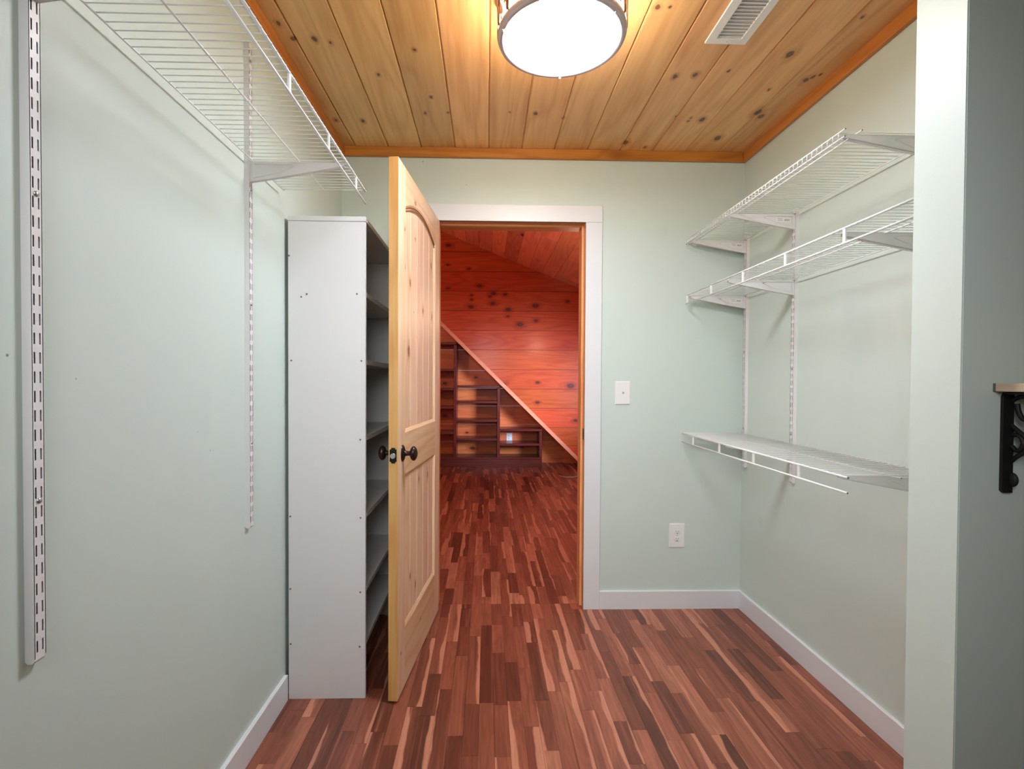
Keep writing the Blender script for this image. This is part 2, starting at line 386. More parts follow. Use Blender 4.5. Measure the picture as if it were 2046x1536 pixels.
bm = bmesh.new(); box(bm, XL, 2.6, -1.6, 0.98, H, H+0.05)
struct(obj('ceiling_bathroom', bm, M['drywall']), 'white ceiling behind the camera', 'ceiling')

# ------------------------------------------------------------------ closet ceiling: pine boards with V joints
ceil = bm = bmesh.new(); box(bm, XL, XR, SY0, D, H+0.012, H+0.05)
ceil = struct(obj('ceiling', bm, M['ceil']), 'knotty pine board ceiling of the closet', 'ceiling')
xs = [XL, -0.685, -0.516, -0.345, -0.170, 0.004, 0.177, 0.348, 0.520, 0.692, 0.864, 1.037, 1.213, XR]
for i in range(len(xs)-1):
    a, b = xs[i], xs[i+1]
    bm = bmesh.new(); g = 0.006; dz = 0.006
    prism(bm, [(a+0.0005, H+0.012), (a+0.0005, H+dz), (a+g, H), (b-g*0.5, H), (b-0.0005, H+dz*0.6), (b-0.0005, H+0.012)], 1, SY0, D-0.0005)
    # prism inserts y at axis 1 -> (x, y, z)
    obj('plank', bm, M['ceil'], ceil)
MB_ = H-0.050
bm = bmesh.new(); box(bm, XL+0.02, XR-0.02, D-0.02, D, MB_, H); bevel(bm, 0.002)
struct(obj('trim_1', bm, M['mould']), 'orange stained ceiling trim over the doorway wall', 'trim')
bm = bmesh.new(); box(bm, XL, XL+0.02, 0.2, D, MB_, H); bevel(bm, 0.002)
struct(obj('trim_2', bm, M['mould_y']), 'orange stained ceiling trim along the left wall', 'trim')
bm = bmesh.new(); box(bm, XR-0.02, XR, SY1, D, MB_, H); bevel(bm, 0.002)
struct(obj('trim_3', bm, M['mould_y']), 'orange stained ceiling trim along the right wall', 'trim')

# ------------------------------------------------------------------ door casing, jamb, baseboards
CW = 0.087
def casing(name, dims, label):
    struct(bxo(name, dims, M['white_trim'], bev=0.0015), label, 'trim')
casing('trim_4', (JL-CW, JR+CW, D-0.017, D, JH, JH+0.086), 'white head casing over the doorway')
casing('trim_5', (JR, JR+CW, D-0.016, D, 0.0, JH-0.0006), 'white side casing right of the doorway')
casing('trim_6', (JL-CW, JL, D-0.016, D, 0.0, JH-0.0006), 'white side casing hidden behind the open door')
jam = struct(thing('trim_7', (0.134, D+0.06, 0), 'pine door jamb lining the doorway', 'trim'))
bxo('side_jamb', (JR, JR+0.014, D-0.010, D+0.13, 0, JH+0.014), M['jamb'], jam, True)
bxo('side_jamb', (JL-0.014, JL, D-0.010, D+0.13, 0, JH+0.014), M['jamb'], jam, True)
bxo('head_jamb', (JL, JR, D-0.010, D+0.13, JH, JH+0.014), M['jamb_h'], jam, True)
bxo('door_stop', (JR-0.012, JR, D+0.035, D+0.115, 0, JH), M['jamb'], jam, True, 0.0015)
bxo('door_stop', (JL, JL+0.012, D+0.035, D+0.115, 0, JH), M['jamb'], jam, True, 0.0015)
bxo('door_stop', (JL+0.012, JR-0.012, D+0.035, D+0.115, JH-0.012, JH), M['jamb_h'], jam, True, 0.0015)
o = bxo('strike_plate', (JR-0.0015, JR+0.001, D+0.004, D+0.030, 0.903, 0.961), M['latch'], jam, True); o['label'] = 'dark bronze strike plate'
bxo('strike_hole', (JR-0.0022, JR-0.001, D+0.010, D+0.022, 0.920, 0.945), M['hole'], o)
BH = 0.096
def base(name, poly_dims, label, ax):
    bm = bmesh.new()
    if ax == 1:   # runs along y; poly in (x,z)
        x0, x1, y0, y1 = poly_dims
        s = 1 if x1 > x0 else -1
        prism(bm, [(x0, 0), (x1, 0), (x1, BH-0.002), (x1-0.002*s, BH), (x0, BH)], 1, y0, y1)
    else:
        x0, x1, y0, y1 = poly_dims
        prism(bm, [(y1, 0), (y0, 0), (y0, BH-0.002), (y0+0.002, BH), (y1, BH)], 0, x0, x1)
    struct(obj(name, bm, M['white_trim']), label, 'baseboard')
base('baseboard_left', (XL, XL+0.013, -1.6, 1.905), 'white baseboard along the left wall up to the bookcase', 1)
base('baseboard_right', (XR, XR-0.013, SY1, D), 'white baseboard along the right wall', 1)
base('baseboard_back', (JR+CW, XR-0.013, D-0.013, D), 'white baseboard between doorway and right corner', 0)
base('baseboard_corner', (XL, JL-CW, D-0.013, D), 'white baseboard behind the bookcase', 0)

# ------------------------------------------------------------------ floors
PT = 0.012
pm_bm = bmesh.new(); box(pm_bm, 0, 1, 0, 1, 0, 1)
plank_mesh = mesh_of(pm_bm, 'plank', M['floor'])
def lay_floor(parent, x0, x1, y0, y1, is_part, lens, limit):
    parts = 0; rest = []
    k0 = int(math.floor((x0-FX0)/FW)); k1 = int(math.ceil((x1-FX0)/FW))
    cand = []
    for k in range(k0, k1):
        a = max(x0, FX0+k*FW); b = min(x1, FX0+(k+1)*FW)
        if b-a < 0.002: continue
        y = y0 - random.random()*0.4
        while y < y1:
            L = random.choice(lens); s, e = max(y, y0), min(y+L, y1)
            if y1-e < 0.05: e = y1
            if e-s > 0.01: cand.append((a, b, s, e))
            y = max(e, y+L)
    good = [c for c in cand if is_part(c)]
    good.sort(key=lambda c: c[3])
    over = set(good[limit:])
    for c in cand:
        a, b, s, e = c
        if is_part(c) and c not in over:
            o = bpy.data.objects.new('plank', plank_mesh); COL.objects.link(o); o.parent = parent
            o.location = (a+0.0003, s+0.0003, -PT); o.scale = (b-a-0.0006, e-s-0.0006, PT-random.random()*0.0004)
            parts += 1
        else: rest.append(c)
    bm = bmesh.new(); lay = bm.faces.layers.float.new('rnd')
    for a, b, s, e in rest:
        nf = len(bm.faces); box(bm, a+0.0003, b-0.0003, s+0.0003, e-0.0003, -PT, -0.0002); r = random.random()
        bm.faces.ensure_lookup_table()
        for f in bm.faces[nf:]: f[lay] = r
    if rest:
        o = obj('planks', bm, M['floor'], parent); o['kind'] = 'stuff'
    return parts
SPL = D+0.06
fl = struct(bxo('floor', (XL-0.02, 2.6, -1.6, SPL, -0.05, -PT-0.0005), M['sub']), 'red brown strip wood floor of the closet', 'floor')
n1 = lay_floor(fl, XL, XR, -1.6, SPL, lambda c: c[3] > 1.42, (0.2, 0.26, 0.3, 0.36, 0.42, 0.5, 0.6), 299)
fl2 = struct(bxo('floor', (-2.6, 2.8, SPL, FD, -0.05, -PT-0.0005), M['sub']), 'red brown strip wood floor of the attic room beyond the doorway', 'floor')
def inview(c):
    a, b, s, e = c; xm = (a+b)/2
    return e < 5.75 and xm > -0.30-(s-2.6)*0.115 and xm < 0.53+(e-2.6)*0.20
n2 = lay_floor(fl2, -2.6, 2.8, SPL, FD, inview, (0.3, 0.36, 0.42, 0.5, 0.6), 299)
print('floor planks', n1, n2)

# ------------------------------------------------------------------ door
door = thing('door_1', (-0.2474, 2.6297, 0), 'open knotty pine door with arched top panel and bronze knobs', 'door', rz=math.atan2(-0.99422, -0.10734), kind='structure')
DW, DT = 0.762, 0.035
SL, SR = 0.105, 0.660
def stile(x0, x1, s):
    bm = bmesh.new(); c = 0.010; q = 0.007
    # cross-section in (x, y); inner edge moulded down to the panels
    if s > 0: poly = [(x0, 0), (x1, 0), (x1+c, -q), (x1+c, -DT+q), (x1, -DT), (x0, -DT)]
    else: poly = [(x0, 0), (x1, 0), (x1, -DT), (x0, -DT), (x0-c, -DT+q), (x0-c, -q)]
    prism(bm, poly, 2, 0.010, 2.040); return bm
def prism_z(bm, poly, a, b): prism(bm, poly, 2, a, b)
obj('stile', stile(0.0, SL, 1), M['door_v'], door)
st = obj('stile', stile(SR, DW-0.0008, -1), M['door_v'], door)
bxo('edge_strip', (DW-0.0008, DW, -DT, 0, 0.010, 2.040), M['door_edge'], st)
def rail(z0, z1, up, dn):
    c, q = 0.012, 0.007
    poly = [(0, z0), (0, z1)] + ([(-q, z1+c), (-DT+q, z1+c)] if up else []) + [(-DT, z1), (-DT, z0)] + ([(-DT+q, z0-c), (-q, z0-c)] if dn else [])
    bm = bmesh.new(); prism(bm, poly, 0, SL, SR); return bm
obj('rail', rail(0.010, 0.238, True, False), M['door_h'], door)
obj('rail', rail(0.846, 1.010, True, True), M['door_h'], door)
def arch(x): return 1.880 + 0.062*(1-((x-0.3825)/0.2775)**2)
bm = bmesh.new(); N = 24; q = 0.007
cols = []
for i in range(N+1):
    x = SL + (SR-SL)*i/N; z = arch(x)
    cols.append([bm.verts.new(p) for p in ((x, 0, 2.040), (x, 0, z+0.012), (x, -q, z), (x, -DT+q, z), (x, -DT, z+0.012), (x, -DT, 2.040))])
for i in range(N):
    for k in range(6):
        bm.faces.new((cols[i][k], cols[i][(k+1) % 6], cols[i+1][(k+1) % 6], cols[i+1][k]))
bm.faces.new(cols[0]); bm.faces.new(cols[-1][::-1])
obj('arched_rail', bm, M['door_h'], door)
# ogee bead following the arch: two thin tubes in a darker brown draw its grooves
bm = bmesh.new()
for dz, r in ((0.004, 0.0022), (-0.008, 0.0022)):
    tube(bm, [(SL+0.008+(SR-SL-0.016)*i/N, -0.0045, arch(SL+0.008+(SR-SL-0.016)*i/N)+dz) for i in range(N+1)], r, 6)
obj('arch_bead', bm, M['bead'], door)
NP = 5
for (z0, top) in ((0.225, lambda x: 0.860), (1.000, arch)):
    for i in range(NP):
        a = SL-0.004 + (SR-SL+0.008)*i/NP; b = SL-0.004 + (SR-SL+0.008)*(i+1)/NP
        bm = bmesh.new(); g = 0.003
        nn = 6
        cs = []
        for j in range(nn+1):
            x = a + (b-a)*j/nn; dep = 0.009 + (g if j in (0, nn) else 0.0)
            z1 = top(min(max(x, SL), SR)) + 0.004
            xx = x
            cs.append([bm.verts.new(p) for p in ((xx, -dep, z0), (xx, -dep, z1), (xx, -DT+dep, z1), (xx, -DT+dep, z0))])
        # narrow groove shoulders
        for r_, xx in ((1, a+0.004), (nn-1, b-0.004)):
            for v in cs[r_]: v.co.x = xx
        for j in range(nn):
            for k in range(4): bm.faces.new((cs[j][k], cs[j][(k+1) % 4], cs[j+1][(k+1) % 4], cs[j+1][k]))
        bm.faces.new(cs[0]); bm.faces.new(cs[-1][::-1])
        obj('panel_board', bm, M['door_v'], door)
KX, KZ = 0.698, 0.934
for s in (1, -1):
    y0 = 0.0 if s > 0 else -DT
    rotm = Matrix.Translation((KX, y0, KZ)) @ Matrix.Rotation(-math.pi/2*s, 4, 'X')
    sc = Matrix.Diagonal((0.80, 1.12, 1, 1))
    bm = bmesh.new(); lathe(bm, [(0, 0.009), (0.013, 0.009), (0.020, 0.008), (0.026, 0.005), (0.0285, 0.002), (0.029, 0)], 32, rotm @ sc)
    ro = obj('rosette', bm, M['bronze'], door); ro['label'] = 'oval bronze rosette'
    bm = bmesh.new(); lathe(bm, [(0.014, 0.008), (0.0105, 0.013), (0.009, 0.022), (0.010, 0.030)], 24, rotm)
    pr = [(0.030*math.sin(math.pi*i/12), 0.0435 - 0.0148*math.cos(math.pi*i/12)) for i in range(13)]
    lathe(bm, pr, 28, rotm @ Matrix.Diagonal((0.72, 0.95, 1, 1)))
    obj('knob', bm, M['bronze'], ro)['label'] = 'egg-shaped bronze knob'
bm = bmesh.new(); box(bm, DW-0.0005, DW+0.0016, -0.0305, -0.0045, 0.905, 0.963)
bmesh.ops.bevel(bm, geom=[e for e in bm.edges if abs(e.verts[0].co.x-e.verts[1].co.x) > 1e-4], offset=0.006, segments=3, affect='EDGES')
lp = obj('latch_plate', bm, M['latch'], door); lp['label'] = 'black latch plate'
bm = bmesh.new(); tube(bm, [(DW, -0.0175, 0.933), (DW+0.009, -0.0175, 0.933)], 0.0098, 20)
obj('latch_bolt', bm, M['bolt'], lp)
bm = bmesh.new()
for z in (0.955, 0.913): tube(bm, [(DW+0.001, -0.0175, z), (DW+0.0026, -0.0175, z)], 0.0034, 12)
obj('screw', bm, M['bronze'], lp)
for z in (0.25, 1.02, 1.82):
    bm = bmesh.new(); tube(bm, [(-0.004, -DT-0.004, z-0.05), (-0.004, -DT-0.004, z+0.05)], 0.006, 12)
    obj('hinge', bm, M['bronze'], door)

# ------------------------------------------------------------------ bookcase
BX0, BX1, BY0, BY1, BZ = -0.747, -0.458, 1.909, 2.612, 1.829
bc = thing('bookcase', (-0.60, 2.26, 0), 'tall white melamine bookcase between left wall and open door', 'bookcase')
T = 0.016
bxo('side_panel', (BX0, BX1, BY0, BY0+T, 0, BZ-0.019), M['melamine'], bc, True, 0.0008)
bxo('side_panel', (BX0, BX1, BY1-T, BY1, 0, BZ-0.019), M['melamine'], bc, True, 0.0008)
bxo('top_panel', (BX0, BX1+0.001, BY0-0.001, BY1+0.001, BZ-0.018, BZ), M['melamine'], bc, True, 0.0008)
bxo('back_panel', (BX0, BX0+0.004, BY0+T, BY1-T, 0.19, BZ-0.019), M['melamine'], bc, True)
for z in (1.550, 1.292, 1.001, 0.702, 0.417, 0.210):
    bxo('shelf', (BX0+0.005, BX1-0.004, BY0+T+0.0005, BY1-T-0.0005, z-0.019, z), M['melamine'], bc, True, 0.0008)
bm = bmesh.new(); tube(bm, [(0, 0, 0), (0, -0.0012, 0)], 0.0034, 12); dotm = mesh_of(bm, 'screw', M['dot'])
for x, z in ((-0.698, 1.526), (-0.677, 1.537), (-0.490, 1.539), (-0.735, 1.287), (-0.473, 1.287), (-0.477, 0.989), (-0.740, 0.698), (-0.476, 0.692), (-0.740, 0.422), (-0.477, 0.408), (-0.739, 0.212), (-0.479, 0.199), (-0.743, 1.68)):
    o = link('screw', dotm, bc, True); o.location = (x, BY0, z)

# ------------------------------------------------------------------ slotted standards
def standard_mesh(h, nslots_from=0.012):
    bm = bmesh.new()
    w, dp = 0.0215, 0.016
    ys = [-w/2, -w/2+0.0035, -w/2+0.0065, w/2-0.0075, w/2-0.0045, w/2]
    zs = [0.0]; z = 0.010
    slots = []
    while z+0.019 < h-0.006:
        zs += [z, z+0.019]; slots.append(len(zs)-2); z += 0.032
    zs.append(h)
    grid = [[bm.verts.new((dp, y, z)) for y in ys] for z in zs]
    for i in range(len(zs)-1):
        for j in range(len(ys)-1):
            if i in slots and j in (1, 3): continue
            bm.faces.new((grid[i][j], grid[i][j+1], grid[i+1][j+1], grid[i+1][j]))
    th = 0.0014
    # channel sides and inner back of the front plate
    box(bm, 0.0, dp, -w/2, -w/2+th, 0, h); box(bm, 0.0, dp, w/2-th, w/2, 0, h)
    # rounded lower lip
    prism(bm, [(0.0, -0.0), (dp, 0.0), (dp, -0.003), (dp-0.004, -0.008), (0.004, -0.008), (0, -0.004)], 1, -w/2, w/2)
    return mesh_of(bm, 'channel', M['metal_white'])
def make_standard(h, loc, rz, label, screws, group=None):
    t = thing('shelf_standard', loc, label, 'shelf rail', group, rz)
    link('channel', standard_mesh(h), t)
    bxo('slot_shade_strip', (0.0, 0.0008, -0.0093, 0.0093, 0, h), M['cut'], t)['label'] = 'dark strip painted as the shade inside the channel'  # shade behind the slots is put into this strip's dark colour
    for z in screws:
        bm = bmesh.new(); lathe(bm, [(0.0048, 0), (0.0046, 0.0016), (0.003, 0.003), (0, 0.0034)], 16, Matrix.Translation((0.016, 0, z)) @ Matrix.Rotation(math.pi/2, 4, 'Y'))
        obj('screw', bm, M['screw'], t)
    return t
make_standard(1.515, (XL, 0.8525, 0.750), 0, 'nearest white slotted shelf standard at the left edge', (0.262, 0.77, 1.26))
make_standard(1.515, (XL, 1.6095, 0.752), 0, 'white slotted standard on the left wall beside the bookcase', (0.262, 0.70, 1.06, 1.46))
make_standard(1.205, (XR, 2.6045, 0.772), math.pi, 'white slotted standard in the right back corner', (0.20, 0.6, 1.0))
make_standard(1.205, (XR, 2.190, 0.775), math.pi, 'second white slotted standard on the right wall, out from the corner', (0.21, 0.5, 0.9))
make_standard(1.205, (XR, 1.480, 0.775), math.pi, 'white slotted standard on the right wall hidden behind the partition end', (0.21, 0.6, 1.0))

# ------------------------------------------------------------------ shelf brackets
def bracket_plate():
    bm = bmesh.new()
    L, hh = 0.292, 0.064
    # plate in x-z plane: top edge level, bottom edge rising to the tip
    pts = [(0.0, 0.0), (L, 0.0), (L, -0.010), (L-0.010, -0.013), (0.090, -0.049), (0.0, -hh)]
    prism(bm, pts, 1, -0.0065, -0.0050)
    prism(bm, pts, 1, 0.0050, 0.0065)
    box(bm, 0.0, L, -0.0065, 0.0065, -0.0012, 0.0)
    # folded lower flange
    prism(bm, [(L-0.010, -0.013), (0.090, -0.049), (0.0, -hh), (0.0, -hh+0.002), (0.090, -0.047), (L-0.010, -0.011)], 1, -0.0065, 0.0065)
    return mesh_of(bm, 'plate', M['metal_white'])
BR = bracket_plate()
def rib_mesh(s):
    bm = bmesh.new(); y = 0.0069*s
    pts = [(0.012, y, -0.008), (0.125, y, -0.008), (0.140, y, -0.014), (0.090, y, -0.034), (0.012, y, -0.052), (0.012, y, -0.008)]
    tube(bm, pts, 0.0009, 6); return mesh_of(bm, 'rib', M['metal_white'])
RIB = [rib_mesh(1), rib_mesh(-1)]
def make_bracket(loc, rz, label, sticker=True):
    t = thing('shelf_bracket', loc, label, 'bracket', None, rz)
    link('plate', BR, t); link('rib', RIB[0], t); link('rib', RIB[1], t)
    if sticker:     # on local +y, which faces the room entrance once turned
        s = bxo('sticker', (0.020, 0.086, 0.0066, 0.0072, -0.034, -0.014), M['label'], t); s['label'] = 'white price sticker with barcode'
        bm = bmesh.new()
        for k, wd in enumerate((0.0016, 0.0008, 0.0016, 0.0012, 0.0008, 0.0018, 0.0010, 0.0016)):
            x = 0.026 + k*0.0028; box(bm, x, x+wd*1.2, 0.0072, 0.0074, -0.028, -0.021)
        obj('barcode', bm, M['ink'], s)
        bm = bmesh.new()
        for k in range(3): box(bm, 0.056, 0.056+(0.024, 0.018, 0.021)[k], 0.0072, 0.0074, -0.0185-k*0.0045, -0.0175-k*0.0045)
        obj('print', bm, M['ink'], s)
    return t
ZL, Z1, Z2, Z3 = 1.905, 1.957, 1.668, 0.944
make_bracket((XL+0.016, 1.6095, ZL-0.006), 0, 'white bracket under the left wire shelf above the bookcase', False)
make_bracket((XL+0.016, 0.8525, ZL-0.006), 0, 'white bracket at the top left corner of the photo', False)
for z, nm in ((Z1, 'top'), (Z2, 'middle'), (Z3, 'lowest')):
    make_bracket((XR-0.016, 2.6045, z-0.006), math.pi, 'white bracket under the %s right shelf in the back corner' % nm, nm != 'lowest')
    make_bracket((XR-0.016, 2.190, z-0.006), math.pi, 'white bracket under the %s right shelf on the second standard' % nm, nm == 'top')
    make_bracket((XR-0.016, 1.480, z-0.006), math.pi, 'white bracket under the %s right shelf beside the partition end' % nm, False)

# ------------------------------------------------------------------ wire shelves
def wire_shelf(label, xb, xf, y0, y1, z, spacers, lip=False, two=True):
    s = 1 if xf > xb else -1
    t = thing('wire_shelf', ((xb+xf)/2, (y0+y1)/2, z), label, 'wire shelf')
    def rod(nm, x, zz, r, ya=y0, yb=y1, lab=None):
        bm = bmesh.new(); tube(bm, [(x, ya, zz), (x, yb, zz)], r, 10)
        o = obj(nm, bm, M['wire'], t, True)
        if lab: o['label'] = lab
        bm = bmesh.new(); tube(bm, [(x, ya-0.0006, zz), (x, ya+0.001, zz)], r*0.86, 10); obj('cut_end', bm, M['cut'], o)
        o.children[0].matrix_parent_inverse = Matrix.Identity(4)
        return o
    rod('back_wire', xb, z-0.0025, 0.0022)
    if lip:
        rod('front_wire', xf, z-0.0005, 0.0026); rod('lip_wire', xf+0.001*s, z-0.022, 0.0026)
        rod('support_wire', xf-0.050*s, z-0.0035, 0.0025)
    else:
        rod('front_wire', xf, z-0.0020, 0.0037)
        rod('middle_wire', (xb+xf)/2, z-0.0030, 0.0024)
        rod('hanging_rod', xf+0.001*s, z-0.046, 0.0033)
        bm = bmesh.new(); box(bm, -0.0022, 0.0022, -0.0055, 0.0055, -0.0445, -0.001); sm = mesh_of(bm, 'spacer', M['wire'])
        for y in spacers:
            o = link('spacer', sm, t, True); o.location = (xf+0.0005*s, y, z)
    # cross wires share one mesh
    bm = bmesh.new()
    pts = [(xb-0.001*s, 0, 0), (xf-0.006*s, 0, 0.0006), (xf+0.0015*s, 0, 0.0002)]
    if lip: pts = [(xb-0.001*s, 0, 0), (xf-0.004*s, 0, 0.0006), (xf+0.0028*s, 0, -0.002), (xf+0.0034*s, 0, -0.0235)]
    else: pts += [(xf+0.004*s, 0, -0.002), (xf+0.0038*s, 0, -0.005)]
    tube(bm, pts, 0.00125, 6)
    cm = mesh_of(bm, 'cross_wire', M['wire'])
    n = int((y1-y0-0.004)/0.0243)
    for i in range(n+1):
        y = y1-0.003-i*0.0243
        o = link('cross_wire', cm, t, True); o.location = (0, y, z)
    return t
wire_shelf('long white wire shelf high on the left wall with hanging rod', XL+0.022, -0.446, 0.62, 1.853, ZL, (0.86, 1.148, 1.428, 1.723))
wire_shelf('topmost of the three right wire shelves, with a ladder-like front lip', XR-0.022, 1.045, 1.452, 2.622, Z1, (), lip=True)
wire_shelf('middle white wire shelf on the right wall with hanging rod', XR-0.022, 1.045, 1.112, 2.612, Z2, (2.600, 2.321, 2.029, 1.738, 1.448, 1.16))
wire_shelf('lowest white wire shelf on the right wall at waist height', XR-0.022, 1.035, 1.405, 2.622, Z3, (2.482, 2.199, 1.913, 1.630))

# ------------------------------------------------------------------ ceiling lamp
LX, LY, LR = 0.229, 1.585, 0.2005
lamp = thing('ceiling_lamp', (LX, LY, H), 'round flush ceiling lamp with glowing white disc and filigree band', 'lamp')
bm = bmesh.new(); lathe(bm, [(0.177, -0.130), (0.180, -0.143), (0.188, -0.1455), (0.197, -0.142), (0.2005, -0.134), (0.1985, -0.124), (0.190, -0.120), (0.178, -0.122), (0.177, -0.130)], 72)
obj('rim', bm, M['rim'], lamp)['label'] = 'brushed nickel lower rim'
bm = bmesh.new(); lathe(bm, [(0.1775, -0.132), (0.172, -0.138), (0.14, -0.1435), (0.08, -0.147), (0, -0.148)], 72)
obj('diffuser', bm, M['diffuser'], lamp)['label'] = 'glowing frosted glass disc'
bm = bmesh.new(); lathe(bm, [(0.160, -0.125), (0.172, -0.100), (0.172, -0.03), (0.160, -0.012)], 48)
obj('glass_drum', bm, M['amber'], lamp)['label'] = 'glowing amber glass inside the band'
bm = bmesh.new(); lathe(bm, [(0, -0.004), (0.205, -0.004), (0.207, -0.010), (0.203, -0.018), (0.192, -0.018), (0.190, -0.010), (0.15, -0.010)], 64)
obj('canopy', bm, M['lamp_metal'], lamp)
bm = bmesh.new(); NL = 18
for k in range(NL):
    a0 = 2*math.pi*k/NL
    def P(a, z, r=0.199): return (r*math.cos(a), r*math.sin(a), z)
    w = 2*math.pi/NL
    tube(bm, [P(a0 + w*(0.5*math.sin(u_*math.pi*2)*0.5 + u_), -0.017 - 0.105*(0.5-0.5*math.cos(u_*math.pi*2))) for u_ in [i/14 for i in range(15)]], 0.0042, 6)
    for sgn, zc, ac in ((1, -0.052, 0.22), (-1, -0.088, 0.78), (1, -0.07, 0.5)):
        # leaf
        ctr = a0 + w*ac; L = 0.031; vs = []
        ring = [(L*math.cos(b_), 0.0125*math.sin(b_)*(1-0.3*math.cos(b_))) for b_ in [2*math.pi*i/10 for i in range(10)]]
        ca, sa = math.cos(0.9*sgn), math.sin(0.9*sgn)
        for rr in (0.1975, 0.2005):
            vs.append([bm.verts.new(P(ctr + (px*ca-pz*sa)/0.2, zc + px*sa+pz*ca, rr)) for px, pz in ring])
        bm.faces.new(vs[0][::-1]); bm.faces.new(vs[1])
        for i in range(10): bm.faces.new((vs[0][i], vs[0][(i+1) % 10], vs[1][(i+1) % 10], vs[1][i]))
obj('filigree_band', bm, M['lamp_metal'], lamp)['label'] = 'bronze vine and leaf openwork band'
for a in (3.38, -0.75, 1.45):
    bm = bmesh.new(); bmesh.ops.create_uvsphere(bm, u_segments=10, v_segments=6, radius=0.0042, matrix=Matrix.Translation((0.190*math.cos(a), 0.190*math.sin(a), -0.146)))
    obj('screw', bm, M['rim'], lamp)

# ------------------------------------------------------------------ ceiling vent
VX0, VX1, VY0, VY1 = 0.771, 0.916, 1.485, 1.787
vent = thing('ceiling_vent', ((VX0+VX1)/2, (VY0+VY1)/2, H), 'white slatted air vent in the pine ceiling right of the lamp', 'vent')
bm = bmesh.new()
ix0, ix1, iy0, iy1 = VX0+0.030, VX1-0.026, VY0+0.026, VY1-0.026
zf = H-0.007
for d in ((VX0, ix0, VY0, VY1), (ix1, VX1, VY0, VY1), (ix0, ix1, VY0, iy0), (ix0, ix1, iy1, VY1)):
    box(bm, d[0], d[1], d[2], d[3], zf, H-0.0005)
obj('frame', bm, M['plastic'], vent, True)
bxo('duct', (ix0, ix1, iy0, iy1, H-0.0012, H-0.0002), M['metal_white'], vent, True)
k = 0; y = iy1-0.008
bm = bmesh.new(); prism(bm, [(-0.0065, -0.0055), (0.0065, 0.0), (0.0065, 0.0010), (-0.0065, -0.0045)], 0, ix0, ix1); sm = mesh_of(bm, 'slat', M['plastic'])
while y > iy0+0.006:
    o = link('slat', sm, vent, True); o.location = (0, y, H-0.0015); y -= 0.0157
for yy in (VY0+0.012, VY1-0.012):
    bm = bmesh.new(); lathe(bm, [(0.0038, 0), (0.003, -0.0015), (0, -0.0019)], 12, Matrix.Translation(((ix0+ix1)/2, yy, zf))); obj('screw', bm, M['metal_white'], vent, True)

# ------------------------------------------------------------------ light switch, outlets
def plate_bm(w, h, t):
    bm = bmesh.new(); box(bm, -w/2, w/2, -t, 0, -h/2, h/2)
    bmesh.ops.bevel(bm, geom=[e for e in bm.edges if max(e.verts[0].co.y, e.verts[1].co.y) < -t*0.5], offset=t*0.55, segments=3, affect='EDGES')
    return bm
sw = thing('light_switch', (0.723, D, 1.1525), 'white single light switch right of the door casing', 'switch')
obj('cover_plate', plate_bm(0.079, 0.123, 0.006), M['plastic'], sw)
bm = bmesh.new(); box(bm, -0.0045, 0.0045, -0.0065, -0.0058, -0.012, 0.012); to = obj('toggle_slot', bm, M['plastic'], sw)
bm = bmesh.new(); prism(bm, [(-0.006, -0.004), (-0.017, 0.006), (-0.017, 0.011), (-0.006, 0.008)], 0, -0.0035, 0.0035); obj('toggle', bm, M['plastic'], to)
def outlet(loc, label, w=0.083, h=0.128, rec=True, sc=1.0):
    t = thing('wall_outlet', loc, label, 'outlet')
    obj('cover_plate', plate_bm(w, h, 0.006), M['plastic'], t)
    for s in (1, -1):
        bm = bmesh.new(); lathe(bm, [(0.0165, 0), (0.0165, 0.0016), (0.0155, 0.0022), (0, 0.0022)], 28, Matrix.Translation((0, -0.0058, 0.0195*s)) @ Matrix.Rotation(math.pi/2, 4, 'X') @ Matrix.Diagonal((1, 0.86, 1, 1)))
        r = obj('receptacle', bm, M['plastic'], t)
        bm = bmesh.new(); z = 0.0195*s
        box(bm, -0.0068, -0.0050, -0.0084, -0.0079, z-0.001, z+0.008); box(bm, 0.0050, 0.0066, -0.0084, -0.0079, z, z+0.0075)
        tube(bm, [(0, -0.0079, z-0.007), (0, -0.0084, z-0.007)], 0.0026, 10)
        obj('slots', bm, M['hole'], r)
    bm = bmesh.new(); tube(bm, [(0, -0.0055, 0), (0, -0.0068, 0)], 0.0028, 10); obj('screw', bm, M['screw'], t)
    return t
outlet((1.022, D, 0.392), 'white duplex outlet low on the wall below the right shelves')
outlet((0.338, FD-0.012, 0.384), 'outlet inside the dark built-in shelves, tinted blue by daylight', 0.085, 0.115)

# ------------------------------------------------------------------ small shelf on scroll bracket, front face of the partition
KS = 0.98/1.2
def sq(y, z): return (y*KS, 1.216+(z-1.216)*KS)
zt = 1.216+(1.215-1.216)*KS; zb = 1.216+(1.195-1.216)*KS
ws = thing('wall_shelf', (1.25, 0.89, zb), 'pale wooden shelf board on a black bracket at the right edge', 'shelf')
bxo('board', (1.243*KS, 1.62, SY0-0.185, SY0-0.0005, zb, zt), M['shelf_board'], ws, True, 0.001)
bxo('edge_strip', (1.243*KS-0.001, 1.243*KS, SY0-0.005, SY0-0.0005, zb, zt), M['dot'], ws, True)
BXs = 1.2755*KS; SCX = 1.289*KS-0.003
sb = thing('scroll_bracket', (BXs, SY0, 1.0), 'black wrought iron scroll bracket under the pale wall shelf', 'bracket')
yT, zT = sq(1.2, 1.192); _, zB = sq(1.2, 0.947)
bm = bmesh.new()
w2 = 0.0110
prism(bm, [(BXs-w2, zB+0.004), (BXs-w2+0.004, zB), (BXs+w2, zB), (BXs+w2, zT), (BXs-w2+0.004, zT), (BXs-w2, zT-0.008)], 1, SY0-0.0065, SY0-0.0003)
st_ = obj('wall_strap', bm, M['iron'], sb, True)
